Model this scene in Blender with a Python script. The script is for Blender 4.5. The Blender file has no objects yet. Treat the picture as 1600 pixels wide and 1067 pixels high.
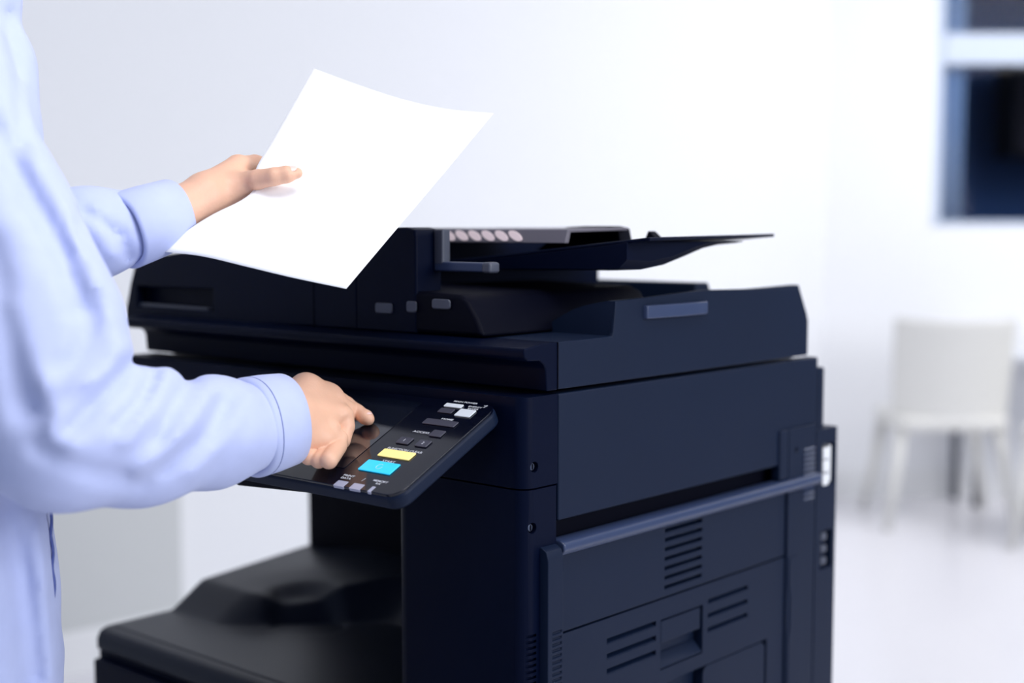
import bpy, bmesh, math, random
import numpy as np
from mathutils import Vector, Matrix

# ------------------------------------------------------------------ camera
sc = bpy.context.scene
FPX, HPX = 2150.0, 355.0
PITCH = math.atan((533.5 - HPX) / FPX)
AZ = math.radians(41.5)
FH = Vector((-math.sin(AZ), math.cos(AZ), 0)); RT = Vector((math.cos(AZ), math.sin(AZ), 0))
FW = FH * math.cos(PITCH) - Vector((0, 0, math.sin(PITCH))); UP = RT.cross(FW)
CAM = Vector((0.9770, -1.1250, 1.30))
cd = bpy.data.cameras.new('camera'); cam = bpy.data.objects.new('camera', cd)
sc.collection.objects.link(cam); sc.camera = cam
cam.location = CAM; cam.rotation_euler = (math.pi / 2 - PITCH, 0, AZ)
cd.sensor_width = 36; cd.lens = 36 * FPX / 1600
cd.dof.use_dof = True; cd.dof.focus_distance = 1.52; cd.dof.aperture_fstop = 1.95
cd.clip_start = 0.05

# ------------------------------------------------------------------ light
sc.view_settings.view_transform = 'Standard'; sc.view_settings.look = 'None'
sc.view_settings.exposure = 0.0; sc.view_settings.gamma = 1; sc.view_settings.use_curve_mapping = False
w = bpy.data.worlds.new('World'); sc.world = w; w.use_nodes = True
w.node_tree.nodes['Background'].inputs[0].default_value = (0.55, 0.69, 1.0, 1)
w.node_tree.nodes['Background'].inputs[1].default_value = 0.36

def area(name, loc, target, sx, sy, power, col):
    l = bpy.data.lights.new(name, 'AREA'); l.shape = 'RECTANGLE'; l.size = sx; l.size_y = sy
    l.energy = power; l.color = col
    o = bpy.data.objects.new(name, l); sc.collection.objects.link(o); o.location = loc
    o.rotation_euler = (Vector(target) - Vector(loc)).to_track_quat('-Z', 'Y').to_euler()
    return o
area('window_daylight', (3.6, 0.9, 2.2), (-0.6, 0.4, 1.0), 2.4, 1.8, 118, (0.95, 0.97, 1.0))
area('wall_fill', (-0.1, 4.4, 2.85), (-1.6, 4.6, 0.8), 2.2, 1.8, 92, (0.97, 0.97, 1.0))  # added fill lamp that brightens the far walls, no such fixture in the room
area('person_fill', (0.55, -0.45, 2.85), (-0.10, -0.35, 0.5), 1.1, 1.1, 31, (1.0, 0.98, 0.97))  # added lamp that lifts shirt, hands and paper, no fixture modelled

# ------------------------------------------------------------------ helpers
def P(px, py, d):            # a point seen at that spot of the photo, d metres deep
    return CAM + (FW * FPX + RT * (px - 800) - UP * (py - 533.5)) * (d / FPX)
def plan(r, d, z=0.0):
    q = CAM + RT * r + FH * d; return Vector((q.x, q.y, z))

def mat(name, col, rough=0.5, spec=0.5, metal=0.0, bump=0.0, bscale=200.0, var=0.0, vscale=5.0, coat=0.0, emis=None, es=0.0, sss=0.0, sheen=0.0):
    m = bpy.data.materials.new(name); m.use_nodes = True
    nt = m.node_tree; b = nt.nodes['Principled BSDF']
    b.inputs['Base Color'].default_value = (*col, 1); b.inputs['Roughness'].default_value = rough
    b.inputs['Metallic'].default_value = metal; b.inputs['Specular IOR Level'].default_value = spec
    b.inputs['Coat Weight'].default_value = coat; b.inputs['Coat Roughness'].default_value = 0.05
    if sheen: b.inputs['Sheen Weight'].default_value = sheen
    if sss:
        b.inputs['Subsurface Weight'].default_value = sss; b.inputs['Subsurface Radius'].default_value = (1, .35, .2)
        b.inputs['Subsurface Scale'].default_value = 0.006
    if emis: b.inputs['Emission Color'].default_value = (*emis, 1); b.inputs['Emission Strength'].default_value = es
    tc = nt.nodes.new('ShaderNodeTexCoord')
    if bump:
        n = nt.nodes.new('ShaderNodeTexNoise'); n.inputs['Scale'].default_value = bscale; n.inputs['Detail'].default_value = 3
        bp = nt.nodes.new('ShaderNodeBump'); bp.inputs['Strength'].default_value = bump; bp.inputs['Distance'].default_value = 0.001
        nt.links.new(tc.outputs['Object'], n.inputs['Vector']); nt.links.new(n.outputs['Fac'], bp.inputs['Height'])
        nt.links.new(bp.outputs['Normal'], b.inputs['Normal'])
    if var:
        n = nt.nodes.new('ShaderNodeTexNoise'); n.inputs['Scale'].default_value = vscale; n.inputs['Detail'].default_value = 4
        cr = nt.nodes.new('ShaderNodeMix'); cr.data_type = 'RGBA'
        cr.inputs['A'].default_value = (*[c * (1 - var) for c in col], 1); cr.inputs['B'].default_value = (*[min(1, c * (1 + var)) for c in col], 1)
        nt.links.new(tc.outputs['Object'], n.inputs['Vector']); nt.links.new(n.outputs['Fac'], cr.inputs['Factor'])
        nt.links.new(cr.outputs['Result'], b.inputs['Base Color'])
    return m

M = dict(
    navy=mat('navy_plastic', (0.0030, 0.0085, 0.027), 0.5, 0.18, bump=0.12, bscale=900, var=0.08),
    front=mat('navy_plastic_shaded', (0.0006, 0.0026, 0.014), 0.45, 0.075, bump=0.12, bscale=900),  # navy plastic again, darkened in colour for the less lit front
    dark=mat('dark_recess_plastic', (0.0006, 0.001, 0.006), 0.6, 0.08),
    roller=mat('blue_grey_bar', (0.027, 0.042, 0.098), 0.33, 0.5),
    glossy=mat('glossy_black_panel', (0.002, 0.003, 0.010), 0.09, 0.4, coat=0.12),
    screen=mat('screen_glass', (0.004, 0.006, 0.014), 0.03, 0.7, coat=0.5),
    key=mat('grey_key', (0.05, 0.05, 0.075), 0.3, 0.5),
    white_key=mat('white_key', (0.62, 0.66, 0.72), 0.3, 0.5, emis=(0.8, 0.85, 0.9), es=0.15),
    yellow=mat('yellow_key', (0.95, 0.80, 0.28), 0.3, 0.5, emis=(1.0, 0.82, 0.3), es=0.35),
    cyan=mat('cyan_key', (0.02, 0.55, 0.85), 0.3, 0.5, emis=(0.02, 0.55, 0.9), es=0.45),
    lettering=mat('white_print', (0.75, 0.77, 0.82), 0.5),
    led=mat('led_lens', (0.40, 0.41, 0.52), 0.25, 0.5),
    tray=mat('tray_plastic', (0.009, 0.013, 0.026), 0.40, 0.22, bump=0.1, bscale=700),
    metal=mat('steel', (0.5, 0.52, 0.56), 0.3, 0.5, metal=1.0),
    screw=mat('screw_metal', (0.10, 0.12, 0.18), 0.35, 0.5, metal=0.8),
    white_plastic=mat('white_connector', (0.75, 0.76, 0.78), 0.4),
    pad=mat('grey_pad', (0.055, 0.062, 0.09), 0.4),
    labelgrey=mat('grey_label', (0.13, 0.12, 0.15), 0.5),
    pink=mat('pale_pink_print', (0.97, 0.80, 0.82), 0.6),
    paper=mat('white_paper', (0.93, 0.93, 0.94), 0.7, 0.2),
    skin=mat('skin', (0.78, 0.46, 0.32), 0.48, 0.4, bump=0.25, bscale=260, var=0.10, vscale=28, sss=0.12),
    nail=mat('fingernail', (0.88, 0.60, 0.54), 0.22, 0.5),
    shirt=mat('light_blue_cotton', (0.50, 0.555, 0.83), 0.85, 0.15, bump=0.35, bscale=1500, var=0.05, vscale=60, sheen=0.1),
    thread=mat('blue_stitching', (0.10, 0.13, 0.34), 0.8, 0.1),
    trousers=mat('dark_trousers', (0.03, 0.035, 0.06), 0.85, 0.1, bump=0.3, bscale=800),
    hair=mat('black_hair', (0.01, 0.009, 0.008), 0.45),
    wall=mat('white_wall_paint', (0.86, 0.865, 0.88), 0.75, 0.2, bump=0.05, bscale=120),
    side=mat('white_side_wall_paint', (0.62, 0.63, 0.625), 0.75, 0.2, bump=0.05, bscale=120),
    base=mat('white_baseboard', (0.84, 0.84, 0.84), 0.5),
    floor=mat('polished_pale_floor', (0.83, 0.815, 0.84), 0.22, 0.5, var=0.02, vscale=1.5),
    ceil=mat('ceiling_white', (0.85, 0.85, 0.86), 0.8),
    chair=mat('cream_plastic', (0.70, 0.69, 0.655), 0.45, 0.4),
    frame=mat('pale_window_frame', (0.55, 0.62, 0.74), 0.4),
    curtain=mat('blue_curtain', (0.16, 0.26, 0.45), 0.8),
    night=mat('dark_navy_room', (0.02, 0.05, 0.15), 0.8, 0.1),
    tablewhite=mat('white_table_top', (0.78, 0.80, 0.84), 0.25),
)
gm = bpy.data.materials.new('window_glass'); gm.use_nodes = True
nt = gm.node_tree; nt.nodes.clear(); out = nt.nodes.new('ShaderNodeOutputMaterial')
mx = nt.nodes.new('ShaderNodeMixShader'); tr = nt.nodes.new('ShaderNodeBsdfTransparent'); gl = nt.nodes.new('ShaderNodeBsdfGlossy')
gl.inputs['Roughness'].default_value = 0.05; mx.inputs[0].default_value = 0.004
nt.links.new(tr.outputs[0], mx.inputs[1]); nt.links.new(gl.outputs[0], mx.inputs[2]); nt.links.new(mx.outputs[0], out.inputs[0])
M['glass'] = gm

def link(name, me, m=None, parent=None, smooth=False, bevel=0.0, seg=2):
    o = bpy.data.objects.new(name, me); sc.collection.objects.link(o)
    if m is not None: me.materials.append(m)
    if parent is not None: o.parent = parent; o.matrix_parent_inverse = Matrix()
    if smooth:
        for p in me.polygons: p.use_smooth = True
    if bevel:
        b = o.modifiers.new('bevel', 'BEVEL'); b.width = bevel; b.segments = seg; b.limit_method = 'ANGLE'
        b.angle_limit = math.radians(32); b.harden_normals = False
        for p in me.polygons: p.use_smooth = True
        b2 = o.modifiers.new('wn', 'WEIGHTED_NORMAL'); b2.keep_sharp = True
    return o
def empty(name, loc, label, cat, group=None):
    o = bpy.data.objects.new(name, None); sc.collection.objects.link(o); o.location = loc
    o.empty_display_size = 0.05
    o['label'] = label; o['category'] = cat
    if group: o['group'] = group
    return o

class MB:
    """collects shapes in world coordinates; build() writes ONE mesh, moved into the parent's frame"""
    def __init__(s): s.bm = bmesh.new()
    def box(s, x0, x1, y0, y1, z0, z1):
        v = [s.bm.verts.new((x, y, z)) for x in (x0, x1) for y in (y0, y1) for z in (z0, z1)]
        for f in ((0, 1, 3, 2), (4, 6, 7, 5), (0, 4, 5, 1), (2, 3, 7, 6), (0, 2, 6, 4), (1, 5, 7, 3)): s.bm.faces.new([v[i] for i in f])
        return s
    def hexa(s, pts):    # 8 points: bottom ring 4, top ring 4
        v = [s.bm.verts.new(p) for p in pts]
        for f in ((3, 2, 1, 0), (4, 5, 6, 7), (0, 1, 5, 4), (1, 2, 6, 5), (2, 3, 7, 6), (3, 0, 4, 7)): s.bm.faces.new([v[i] for i in f])
        return s
    def prism(s, poly, axis, a, b):   # poly in the two other axes, in order xyz
        def pt(p, t):
            q = list(p); q.insert('xyz'.index(axis), t); return q
        A = [s.bm.verts.new(pt(p, a)) for p in poly]; B = [s.bm.verts.new(pt(p, b)) for p in poly]; n = len(poly)
        s.bm.faces.new(A[::-1]); s.bm.faces.new(B)
        for i in range(n): s.bm.faces.new((A[i], A[(i + 1) % n], B[(i + 1) % n], B[i]))
        return s
    def tube(s, pts, radii, n=16, cap=True, up=(0, 0, 1), sq=(1, 1)):
        rings = []
        pts = [Vector(p) for p in pts]
        for i, p in enumerate(pts):
            t = (pts[min(i + 1, len(pts) - 1)] - pts[max(i - 1, 0)]).normalized()
            u = t.cross(Vector(up))
            if u.length < 1e-4: u = t.cross(Vector((1, 0, 0)))
            u.normalize(); v = u.cross(t)
            r = radii[i] if isinstance(radii, (list, tuple)) else radii
            rings.append([s.bm.verts.new(p + u * (math.cos(2 * math.pi * k / n) * r * sq[0]) + v * (math.sin(2 * math.pi * k / n) * r * sq[1])) for k in range(n)])
        for a, b in zip(rings, rings[1:]):
            for k in range(n): s.bm.faces.new((a[k], a[(k + 1) % n], b[(k + 1) % n], b[k]))
        if cap: s.bm.faces.new(rings[0][::-1]); s.bm.faces.new(rings[-1])
        return s
    def build(s, name, m, parent=None, bevel=0.0, smooth=False, seg=2, cut=None):
        bmesh.ops.recalc_face_normals(s.bm, faces=s.bm.faces)
        me = bpy.data.meshes.new(name)
        if cut:
            s.bm.to_mesh(me)
            o1 = bpy.data.objects.new('t', me); sc.collection.objects.link(o1)
            bmesh.ops.recalc_face_normals(cut.bm, faces=cut.bm.faces)
            mc = bpy.data.meshes.new('c'); cut.bm.to_mesh(mc); o2 = bpy.data.objects.new('c', mc); sc.collection.objects.link(o2)
            md = o1.modifiers.new('b', 'BOOLEAN'); md.operation = 'DIFFERENCE'; md.solver = 'EXACT'; md.object = o2
            bpy.context.view_layer.update()
            ev = o1.evaluated_get(bpy.context.evaluated_depsgraph_get()); nm = bpy.data.meshes.new_from_object(ev)
            bpy.data.objects.remove(o1); bpy.data.objects.remove(o2); bpy.data.meshes.remove(mc)
            me = nm; me.name = name; me.materials.clear()
        else: s.bm.to_mesh(me)
        s.bm.free()
        if parent is not None:
            off = world_loc(parent)
            me.transform(Matrix.Translation(-off))
        return link(name, me, m, parent, smooth, bevel, seg)
def world_loc(o):
    v = Vector((0, 0, 0))
    while o is not None: v += o.location; o = o.parent
    return v
def rrect(x0, x1, y0, y1, r, n=5):
    out = []
    for cx, cy, a in ((x1 - r, y1 - r, 0), (x0 + r, y1 - r, 90), (x0 + r, y0 + r, 180), (x1 - r, y0 + r, 270)):
        for k in range(n + 1):
            t = math.radians(a + 90 * k / n); out.append((cx + r * math.cos(t), cy + r * math.sin(t)))
    return out

# ------------------------------------------------------------------ the room
def struct(o): o['kind'] = 'structure'; return o
def wall_prism(name, a, b, thick, z0, z1, m, cut=None):   # a, b plan points, wall body lies behind the line
    d = (b - a).normalized(); n = Vector((-d.y, d.x, 0)) * thick
    mb = MB(); mb.hexa([a + Vector((0, 0, z0)), b + Vector((0, 0, z0)), b + n + Vector((0, 0, z0)), a + n + Vector((0, 0, z0)),
                        a + Vector((0, 0, z1)), b + Vector((0, 0, z1)), b + n + Vector((0, 0, z1)), a + n + Vector((0, 0, z1))])
    return struct(mb.build(name, m, cut=cut))
H = 2.9
Bc = plan(-1.045, 4.20); Cc = plan(1.50, 6.60); A0 = plan(-3.4, 3.05); E0 = plan(5.2, 6.60)
fl = MB(); fl.box(-7, 8, -4, 10, -0.05, 0.0); struct(fl.build('floor', M['floor']))
S0c = Bc - (Cc - Bc).normalized() * 3.6
wall_prism('wall_side', S0c, Cc, 0.15, 0, H, M['wall'])
nS = (Cc - Bc).normalized(); nS = Vector((nS.y, -nS.x, 0)); A1 = S0c + nS * .04; Bl = Bc + nS * .04
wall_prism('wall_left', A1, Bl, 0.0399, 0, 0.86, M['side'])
# back wall with the window opening: px 1462.. , sill at z
D = 6.60
wl = (1452 - 800) / FPX * D; wz0 = 1.30 + (355 - 354) / FPX * D
cut = MB()
wr = wl + 1.5; wz1 = 2.65
p = [plan(wl, D - .1), plan(wr, D - .1), plan(wr, D + .4), plan(wl, D + .4)]
cut.hexa([q + Vector((0, 0, wz0)) for q in p] + [q + Vector((0, 0, wz1)) for q in p])
wall_prism('wall_back', Cc, E0, 0.15, 0, H, M['wall'], cut=cut)
for nm, a, b in (('baseboard_left', A1, Bl), ('baseboard_side', Bc, Cc - (Cc - Bc).normalized() * .02), ('baseboard_back', Cc, E0)):
    d = (b - a).normalized(); n = Vector((d.y, -d.x, 0)) * 0.015
    wall_prism(nm, a + n, b + n, 0.0148, 0, 0.13, M['base'])
# ceiling
ce = MB(); ce.box(-7, 2.2, -0.6, 10, H, H + .05); struct(ce.build('ceiling', M['ceil']))
# window
def obox(mb, r0, r1, d0, d1, z0, z1):
    p = [plan(r0, d0), plan(r1, d0), plan(r1, d1), plan(r0, d1)]
    mb.hexa([q + Vector((0, 0, z0)) for q in p] + [q + Vector((0, 0, z1)) for q in p]); return mb
win = bpy.data.objects.new('window_1', None); sc.collection.objects.link(win); win.location = plan(wl, D + .05, wz0); win['kind'] = 'structure'
f = MB(); t = 0.05
obox(f, wl, wl + t, D + .02, D + .1, wz0, wz1); obox(f, wr - t, wr, D + .02, D + .1, wz0, wz1)
obox(f, wl, wr, D + .02, D + .1, wz0, wz0 + .025); obox(f, wl, wr, D + .02, D + .1, wz1 - t, wz1)
f.build('window_frame', M['frame'], win, bevel=.004)
f = MB(); zc = 1.30 + (355 - 81) / FPX * D
obox(f, wl + t + .001, wr - t - .001, D + .015, D + .09, zc - .07, zc + .075); f.build('transom', M['frame'], win, bevel=.004)
f = MB(); obox(f, wl + t, wr - t, D + .055, D + .061, wz0 + .025, wz1 - t); f.build('pane', M['glass'], win)
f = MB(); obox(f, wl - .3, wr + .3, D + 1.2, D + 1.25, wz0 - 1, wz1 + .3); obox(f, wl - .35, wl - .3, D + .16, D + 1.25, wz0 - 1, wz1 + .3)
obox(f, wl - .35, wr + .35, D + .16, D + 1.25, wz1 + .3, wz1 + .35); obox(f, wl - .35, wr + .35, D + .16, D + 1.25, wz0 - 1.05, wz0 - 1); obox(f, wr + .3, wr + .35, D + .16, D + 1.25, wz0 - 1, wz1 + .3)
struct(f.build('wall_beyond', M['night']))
# curtain beyond the glass
cur = empty('curtain', plan(wl + .1, D + .13, wz0), 'pale blue curtain hanging at the left edge inside the dark window', 'curtain')
f = MB(); cols = []
for k in range(33):
    r = wl + .012 + .175 * k / 32; d = D + .128 + .012 * math.sin(k * 1.25); cols.append((r, d))
for (r0, d0), (r1, d1) in zip(cols, cols[1:]):
    v = [f.bm.verts.new(plan(r0, d0, wz0 + .02)), f.bm.verts.new(plan(r1, d1, wz0 + .02)), f.bm.verts.new(plan(r1, d1, wz1 - .02)), f.bm.verts.new(plan(r0, d0, wz1 - .02))]
    f.bm.faces.new(v)
bmesh.ops.remove_doubles(f.bm, verts=f.bm.verts, dist=1e-5)
c = f.build('curtain_fabric', M['curtain'], cur, smooth=True); sm = c.modifiers.new('s', 'SOLIDIFY'); sm.thickness = .003
f = MB(); f.tube([plan(wl + .02, D + .14, wz1 - .015), plan(wr - .02, D + .14, wz1 - .015)], .008, 10); f.build('curtain_rod', M['metal'], cur, smooth=True)
# monitor-like dark block seen at the right of the window
f = MB(); obox(f, (1578 - 800) / FPX * 7.2, (1578 - 800) / FPX * 7.2 + .5, 7.2, 7.5, 1.30 + (355 - 245) / FPX * 7.2, 2.2)
sh = f.build('wall_cabinet', M['dark'], bevel=.01); sh['label'] = 'black cabinet behind the window glass at the right picture edge'; sh['category'] = 'cabinet'

# ------------------------------------------------------------------ chairs and table
def make_chair(loc, rz, label, scale=1.0):
    o = empty('dining_chair', loc, label, 'chair', 'cream dining chairs'); o.rotation_euler.z = rz
    me_parent = o
    def put(mb, nm, m, **k):
        bmesh.ops.recalc_face_normals(mb.bm, faces=mb.bm.faces)
        me = bpy.data.meshes.new(nm); mb.bm.to_mesh(me); mb.bm.free()
        return link(nm, me, m, o, **k)
    # curved back shell, chair faces +y, back at y=-.22
    mb = MB(); n = 14; g = []
    for j in range(9):
        z = .455 + .462 * j / 8; row = []
        for i in range(n + 1):
            u = -1 + 2 * i / n
            y = -.23 + .07 * u * u - .08 * (j / 8) ** 1.5
            zz = z + (.012 * (1 - u * u) * (-1 if j == 8 else 0))
            row.append(mb.bm.verts.new((.262 * u * (1 - .05 * (1 - j / 8)), y, zz)))
        g.append(row)
    for a, b in zip(g, g[1:]):
        for i in range(n): mb.bm.faces.new((a[i], a[i + 1], b[i + 1], b[i]))
    b = put(mb, 'backrest', M['chair'], smooth=True); s = b.modifiers.new('s', 'SOLIDIFY'); s.thickness = .03; bb = b.modifiers.new('b', 'BEVEL'); bb.width = .01; bb.segments = 3
    mb = MB(); mb.prism(rrect(-.25, .25, -.235, .23, .07), 'z', .43, .49); put(mb, 'seat', M['chair'], bevel=.02, seg=3)
    for sx in (-1, 1):
        for sy in (-1, 1):
            mb = MB(); mb.tube([(sx * .205, sy * .185, .44), (sx * .235, sy * .215, .22), (sx * .275, sy * .25, 0.0)], [.026, .021, .015], 12)
            put(mb, 'leg', M['chair'], smooth=True)
    return o
c1 = plan((1473 - 800) / FPX * 6.05, 6.05)
make_chair((c1.x, c1.y, 0), AZ - .05, 'cream chair with solid rectangular back fully in view before the far white wall')
c2 = plan(2.37, 5.62)
make_chair((c2.x, c2.y, 0), AZ + 1.1, 'cream chair mostly cut off by the right picture edge, one slanting leg showing')
tb = plan((1600 - 800) / FPX * 6.3, 6.37)
tab = empty('dining_table', (tb.x, tb.y, 0), 'white table on thin steel legs behind the cream chairs', 'table')
mb = MB(); mb.prism([(tb.x + RT.x * a + FH.x * b, tb.y + RT.y * a + FH.y * b) for a, b in ((-.26, -.2), (.7, -.2), (.7, .2), (-.26, .2))], 'z', .70, .735)
mb.build('tabletop', M['tablewhite'], tab, bevel=.004)
for a, b in ((-.175, -.02), (.6, -.02), (-.22, .15), (.6, .15)):
    q = tb + RT * a + FH * b
    mb = MB(); mb.tube([(q.x, q.y, .70), (q.x, q.y, 0)], .02, 12); mb.build('leg', M['pad'], tab, smooth=True)

# ------------------------------------------------------------------ the copier
W = -0.775
cop = empty('photocopier', (-.40, .33, 0), 'large dark navy office photocopier with tilted control panel and raised paper tray', 'photocopier')
def box(name, m, x0, x1, y0, y1, z0, z1, bevel=.002, parent=None, cut=None, seg=2):
    return MB().box(x0, x1, y0, y1, z0, z1).build(name, M[m], parent or cop, bevel=bevel, cut=cut, seg=seg)
# base cabinet below the output bay
base = box('base_cabinet', 'front', -.868, -.03, .002, .62, .045, .655, .004)
mb = MB(); mb.prism([(-.0, .655), (-.0, .672), (.006, .684), (.018, .688), (.62, .688), (.62, .655)], 'x', -.87, -.206); mb.build('base_rim', M['tray'], cop, bevel=.003)
for k, (z0, z1) in enumerate(((.05, .19), (.20, .34), (.35, .49), (.50, .645))):
    c = MB().box(-.60, -.44, -.02, -.004, z1 - .045, z1 - .018)
    d = box('paper_drawer', 'front', -.86, -.03, -.012, .001, z0, z1, .003, cut=c)
    MB().box(-.595, -.445, -.0115, -.005, z1 - .024, z1 - .0185).build('drawer_grip', M['pad'], d, bevel=.001)
for x in (-.80, -.10):
    for y in (.10, .55):
        w_ = MB().tube([(x - .012, y, .025), (x + .012, y, .025)], .025, 18); w_.build('caster', M['dark'], cop, smooth=False)

# core of the machine: bay rear wall, frame
box('bay_rear_wall', 'dark', -.866, -.15, .42, .60, .655, .984, .002)
box('frame_core', 'dark', -.20, -.030, .05, .64, .05, 1.10, .002)
# front column beside the bay (lower) with rounded corners
def rcol(name, m, x0, x1, y0, y1, z0, z1, r, parent=cop, bevel=.0015, cut=None, rl=None):
    pts = []
    n = 6
    for k in range(n + 1):
        t = math.radians(180 + 90 * k / n); q = rl or r; pts.append((x0 + q + q * math.cos(t), y0 + q + q * math.sin(t)))
    for k in range(n + 1):
        t = math.radians(270 + 90 * k / n); pts.append((x1 - r + r * math.cos(t), y0 + r + r * math.sin(t)))
    pts += [(x1, y1), (x0, y1)]
    return MB().prism(pts, 'z', z0, z1).build(name, M[m], parent, bevel=bevel, cut=cut)
scr_cut = MB()
for y, z in ((.017, 1.036), (.014, .968)):
    scr_cut.tube([(-.008, y, z), (.01, y, z)], .0062, 20)
scr_cut2 = MB(); scr_cut2.tube([(-.008, .014, .968), (.01, .014, .968)], .0062, 20)
scr_cut = MB(); scr_cut.tube([(-.008, .017, 1.036), (.01, .017, 1.036)], .0062, 20)
rib = scr_cut2
for k in range(60):
    z = .846 - k * .0068
    rib.box(-.004, .004, .0045, .0205, z - .0016, z + .0016)
colm = rcol('front_column', 'front', -.208, 0, 0, .0545, .05, 1.0105, .016, cut=rib, rl=.022)
upf = rcol('upper_front_cover', 'front', W, 0, 0, .0565, 1.0125, 1.114, .016, cut=scr_cut)
box('upper_body', 'dark', W + .003, -.02, .0575, .64, .985, 1.111, .002)
for p_, y, z in ((upf, .017, 1.036), (colm, .014, .968)):
    m_ = MB(); m_.tube([(-.0078, y, z), (-.0035, y, z)], .0042, 16); s_ = m_.build('screw', M['screw'], p_, bevel=.0006)
    MB().box(-.0036, -.0028, y - .0006, y + .0006, z - .003, z + .003).build('screw_slot', M['dark'], p_)
# side panels, plane x = 0
box('upper_side_cover', 'navy', -.02, 0, .0585, .645, .969, 1.114, .0025)
# door: upper part with vent slots, lower part with vents, pocket and flap opening
c = MB()
for k in range(7):
    z = .923 - k * .0121
    c.box(-.010, .01, .268, .351, z - .0022, z + .0022)
dr = box('side_door', 'navy', -.022, 0, .0625, .5595, .8385, .936, .0015, cut=c)
box('door_top_recess', 'dark', -.06, -.023, .056, .64, .93, .972, .001)
mb = MB(); mb.prism([(.004, .929), (.0095, .936), (.0085, .9435), (.002, .947), (-.012, .947), (-.022, .943), (-.022, .931), (-.006, .929)], 'y', .0585, .648)
mb.build('release_bar', M['roller'], cop, bevel=.0025, seg=3)
c = MB()
for k in range(3):
    z = .8085 - k * .0185
    c.box(-.012, .01, .150, .250, z - .0035, z + .0035); 
    z = .8120 - k * .0190
    c.box(-.012, .01, .366, .463, z - .0032, z + .0032)
c.box(-.014, .01, .260, .354, .7465, .8110)
c.prism([(.08, .7270), (.5145, .7290), (.5145, .47), (.08, .47)], 'x', -.0165, .01)
dl = box('side_door', 'navy', -.022, 0, .0625, .5595, .45, .8365, .0012, cut=c)
# slot floors tilt (light catching sills)
for k in range(3):
    for (ya, yb, zt, st) in ((.151, .249, .8085, .0185), (.367, .462, .8120, .0190)):
        z = zt - k * st
        MB().prism([(-.0115, z - .0032), (-.0005, z - .0034), (-.0005, z - .0026), (-.0115, z + .0012)], 'y', ya, yb).build('vent_louver', M['navy'], dl)
# latch in the pocket
MB().prism([(-.0135, .7475), (-.0008, .7475), (-.0008, .7500), (-.0135, .7640)], 'y', .261, .353).build('pocket_sill', M['navy'], dl, bevel=.0008)
MB().box(-.009, -.0012, .2625, .3500, .7800, .8085).build('latch_handle', M['navy'], dl, bevel=.0012)
# bypass tray flap
MB().prism(rrect(.358, .512, .472, .7270, .012), 'x', -.016, -.0012).build('bypass_tray', M['navy'], cop, bevel=.0012)
box('lower_side_cover', 'navy', -.022, 0, .0625, .5595, .05, .4485, .0015)
# raised vertical bar at the front of the side door
mb = MB(); mb.prism([(-.006, .05), (.012, .05), (.012, .930), (.009, .940), (.002, .944), (-.006, .944)], 'y', .0265, .0535)
c = MB()
for k in range(60):
    z = .846 - k * .0068
    c.box(.0095, .02, .0345, .0508, z - .0016, z + .0016)
mb.build('hinge_bar', M['navy'], cop, bevel=.0025, cut=c)
# rear side covers
c = MB()
c.tube([(0, .583, .986), (.01, .583, .986)], .0045, 14)
rc = box('rear_side_cover', 'navy', -.022, .003, .5615, .6385, .05, 1.0185, .003, cut=c)
MB().box(-.012, .003, .538, .5610, .948, 1.0185).build('rear_cover_lug', M['navy'], cop, bevel=.002)
mb = MB(); mb.prism([(.566, .835), (.588, .835), (.606, .82), (.606, .30), (.566, .30), (.566, .72), (.570, .735), (.570, .78), (.566, .79)], 'x', .0028, .0045); mb.build('connector_flap', M['navy'], rc, bevel=.001)
for k in range(12):
    z = .9845 - k * .0072
    MB().prism([(.0025, z - .0022), (.0046, z - .0016), (.0046, z - .0008), (.0025, z + .0012)], 'y', .604, .6335).build('vent_fin', M['roller'], rc) if k < 11 else None
box('rear_upper_cover', 'navy', -.74, .0, .6462, .665, .90, 1.098, .003)
c = MB(); c.box(-.008, .02, .658, .692, .925, .985); c.box(-.008, .02, .656, .690, .80, .856)
rcl = box('rear_column', 'navy', -.70, .003, .640, .700, .05, 1.008, .006, cut=c)
for z in (.932, .952, .971):
    MB().box(-.008, .004, .660, .676, z - .0085, z + .0085).build('connector_socket', M['white_plastic'], rcl, bevel=.002)
MB().box(-.008, .0035, .6765, .682, .928, .982).build('connector_plate', M['white_plastic'], rcl, bevel=.001)
for z in (.812, .830, .848):
    MB().box(-.008, .004, .658, .674, z - .0055, z + .0055).build('connector_socket', M['pad'], rcl, bevel=.002)

# scanner unit
mb = MB(); mb.prism([(0.0, 1.168), (-.001, 1.164), (0.0, 1.158), (.006, 1.154), (.026, 1.153), (.033, 1.148), (.036, 1.142), (.038, 1.118), (.0565, 1.118), (.0565, 1.1722), (.03, 1.1722)], 'x', W, 0)
mb.build('scanner_front_edge', M['front'], cop, bevel=.002, seg=3)
mb = MB(); mb.prism([(.0575, 1.1187), (.614, 1.1187), (.614, 1.169), (.610, 1.176), (.0575, 1.1722)], 'x', W, 0)
mb.build('scanner_base', M['navy'], cop, bevel=.0015)
dk = [(0, 1.170), (0, 1.2135), (-.012, 1.2135), (-.023, 1.2115), (-.043, 1.2075), (-.062, 1.202), (-.078, 1.195), (-.092, 1.187), (-.108, 1.1775), (-.125, 1.1725), (-.16, 1.171), (-.16, 1.170)]
mb = MB(); A = [mb.bm.verts.new((x, .162 if z > 1.18 else .158, z)) for x, z in dk]
B_ = [mb.bm.verts.new((x, .585, z + (.006 if z > 1.18 else 0))) for x, z in dk]; C_ = [mb.bm.verts.new((x, .611, 1.170 + (z - 1.170) * .12)) for x, z in dk]
mb.bm.faces.new(A[::-1]); n = len(dk)
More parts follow.
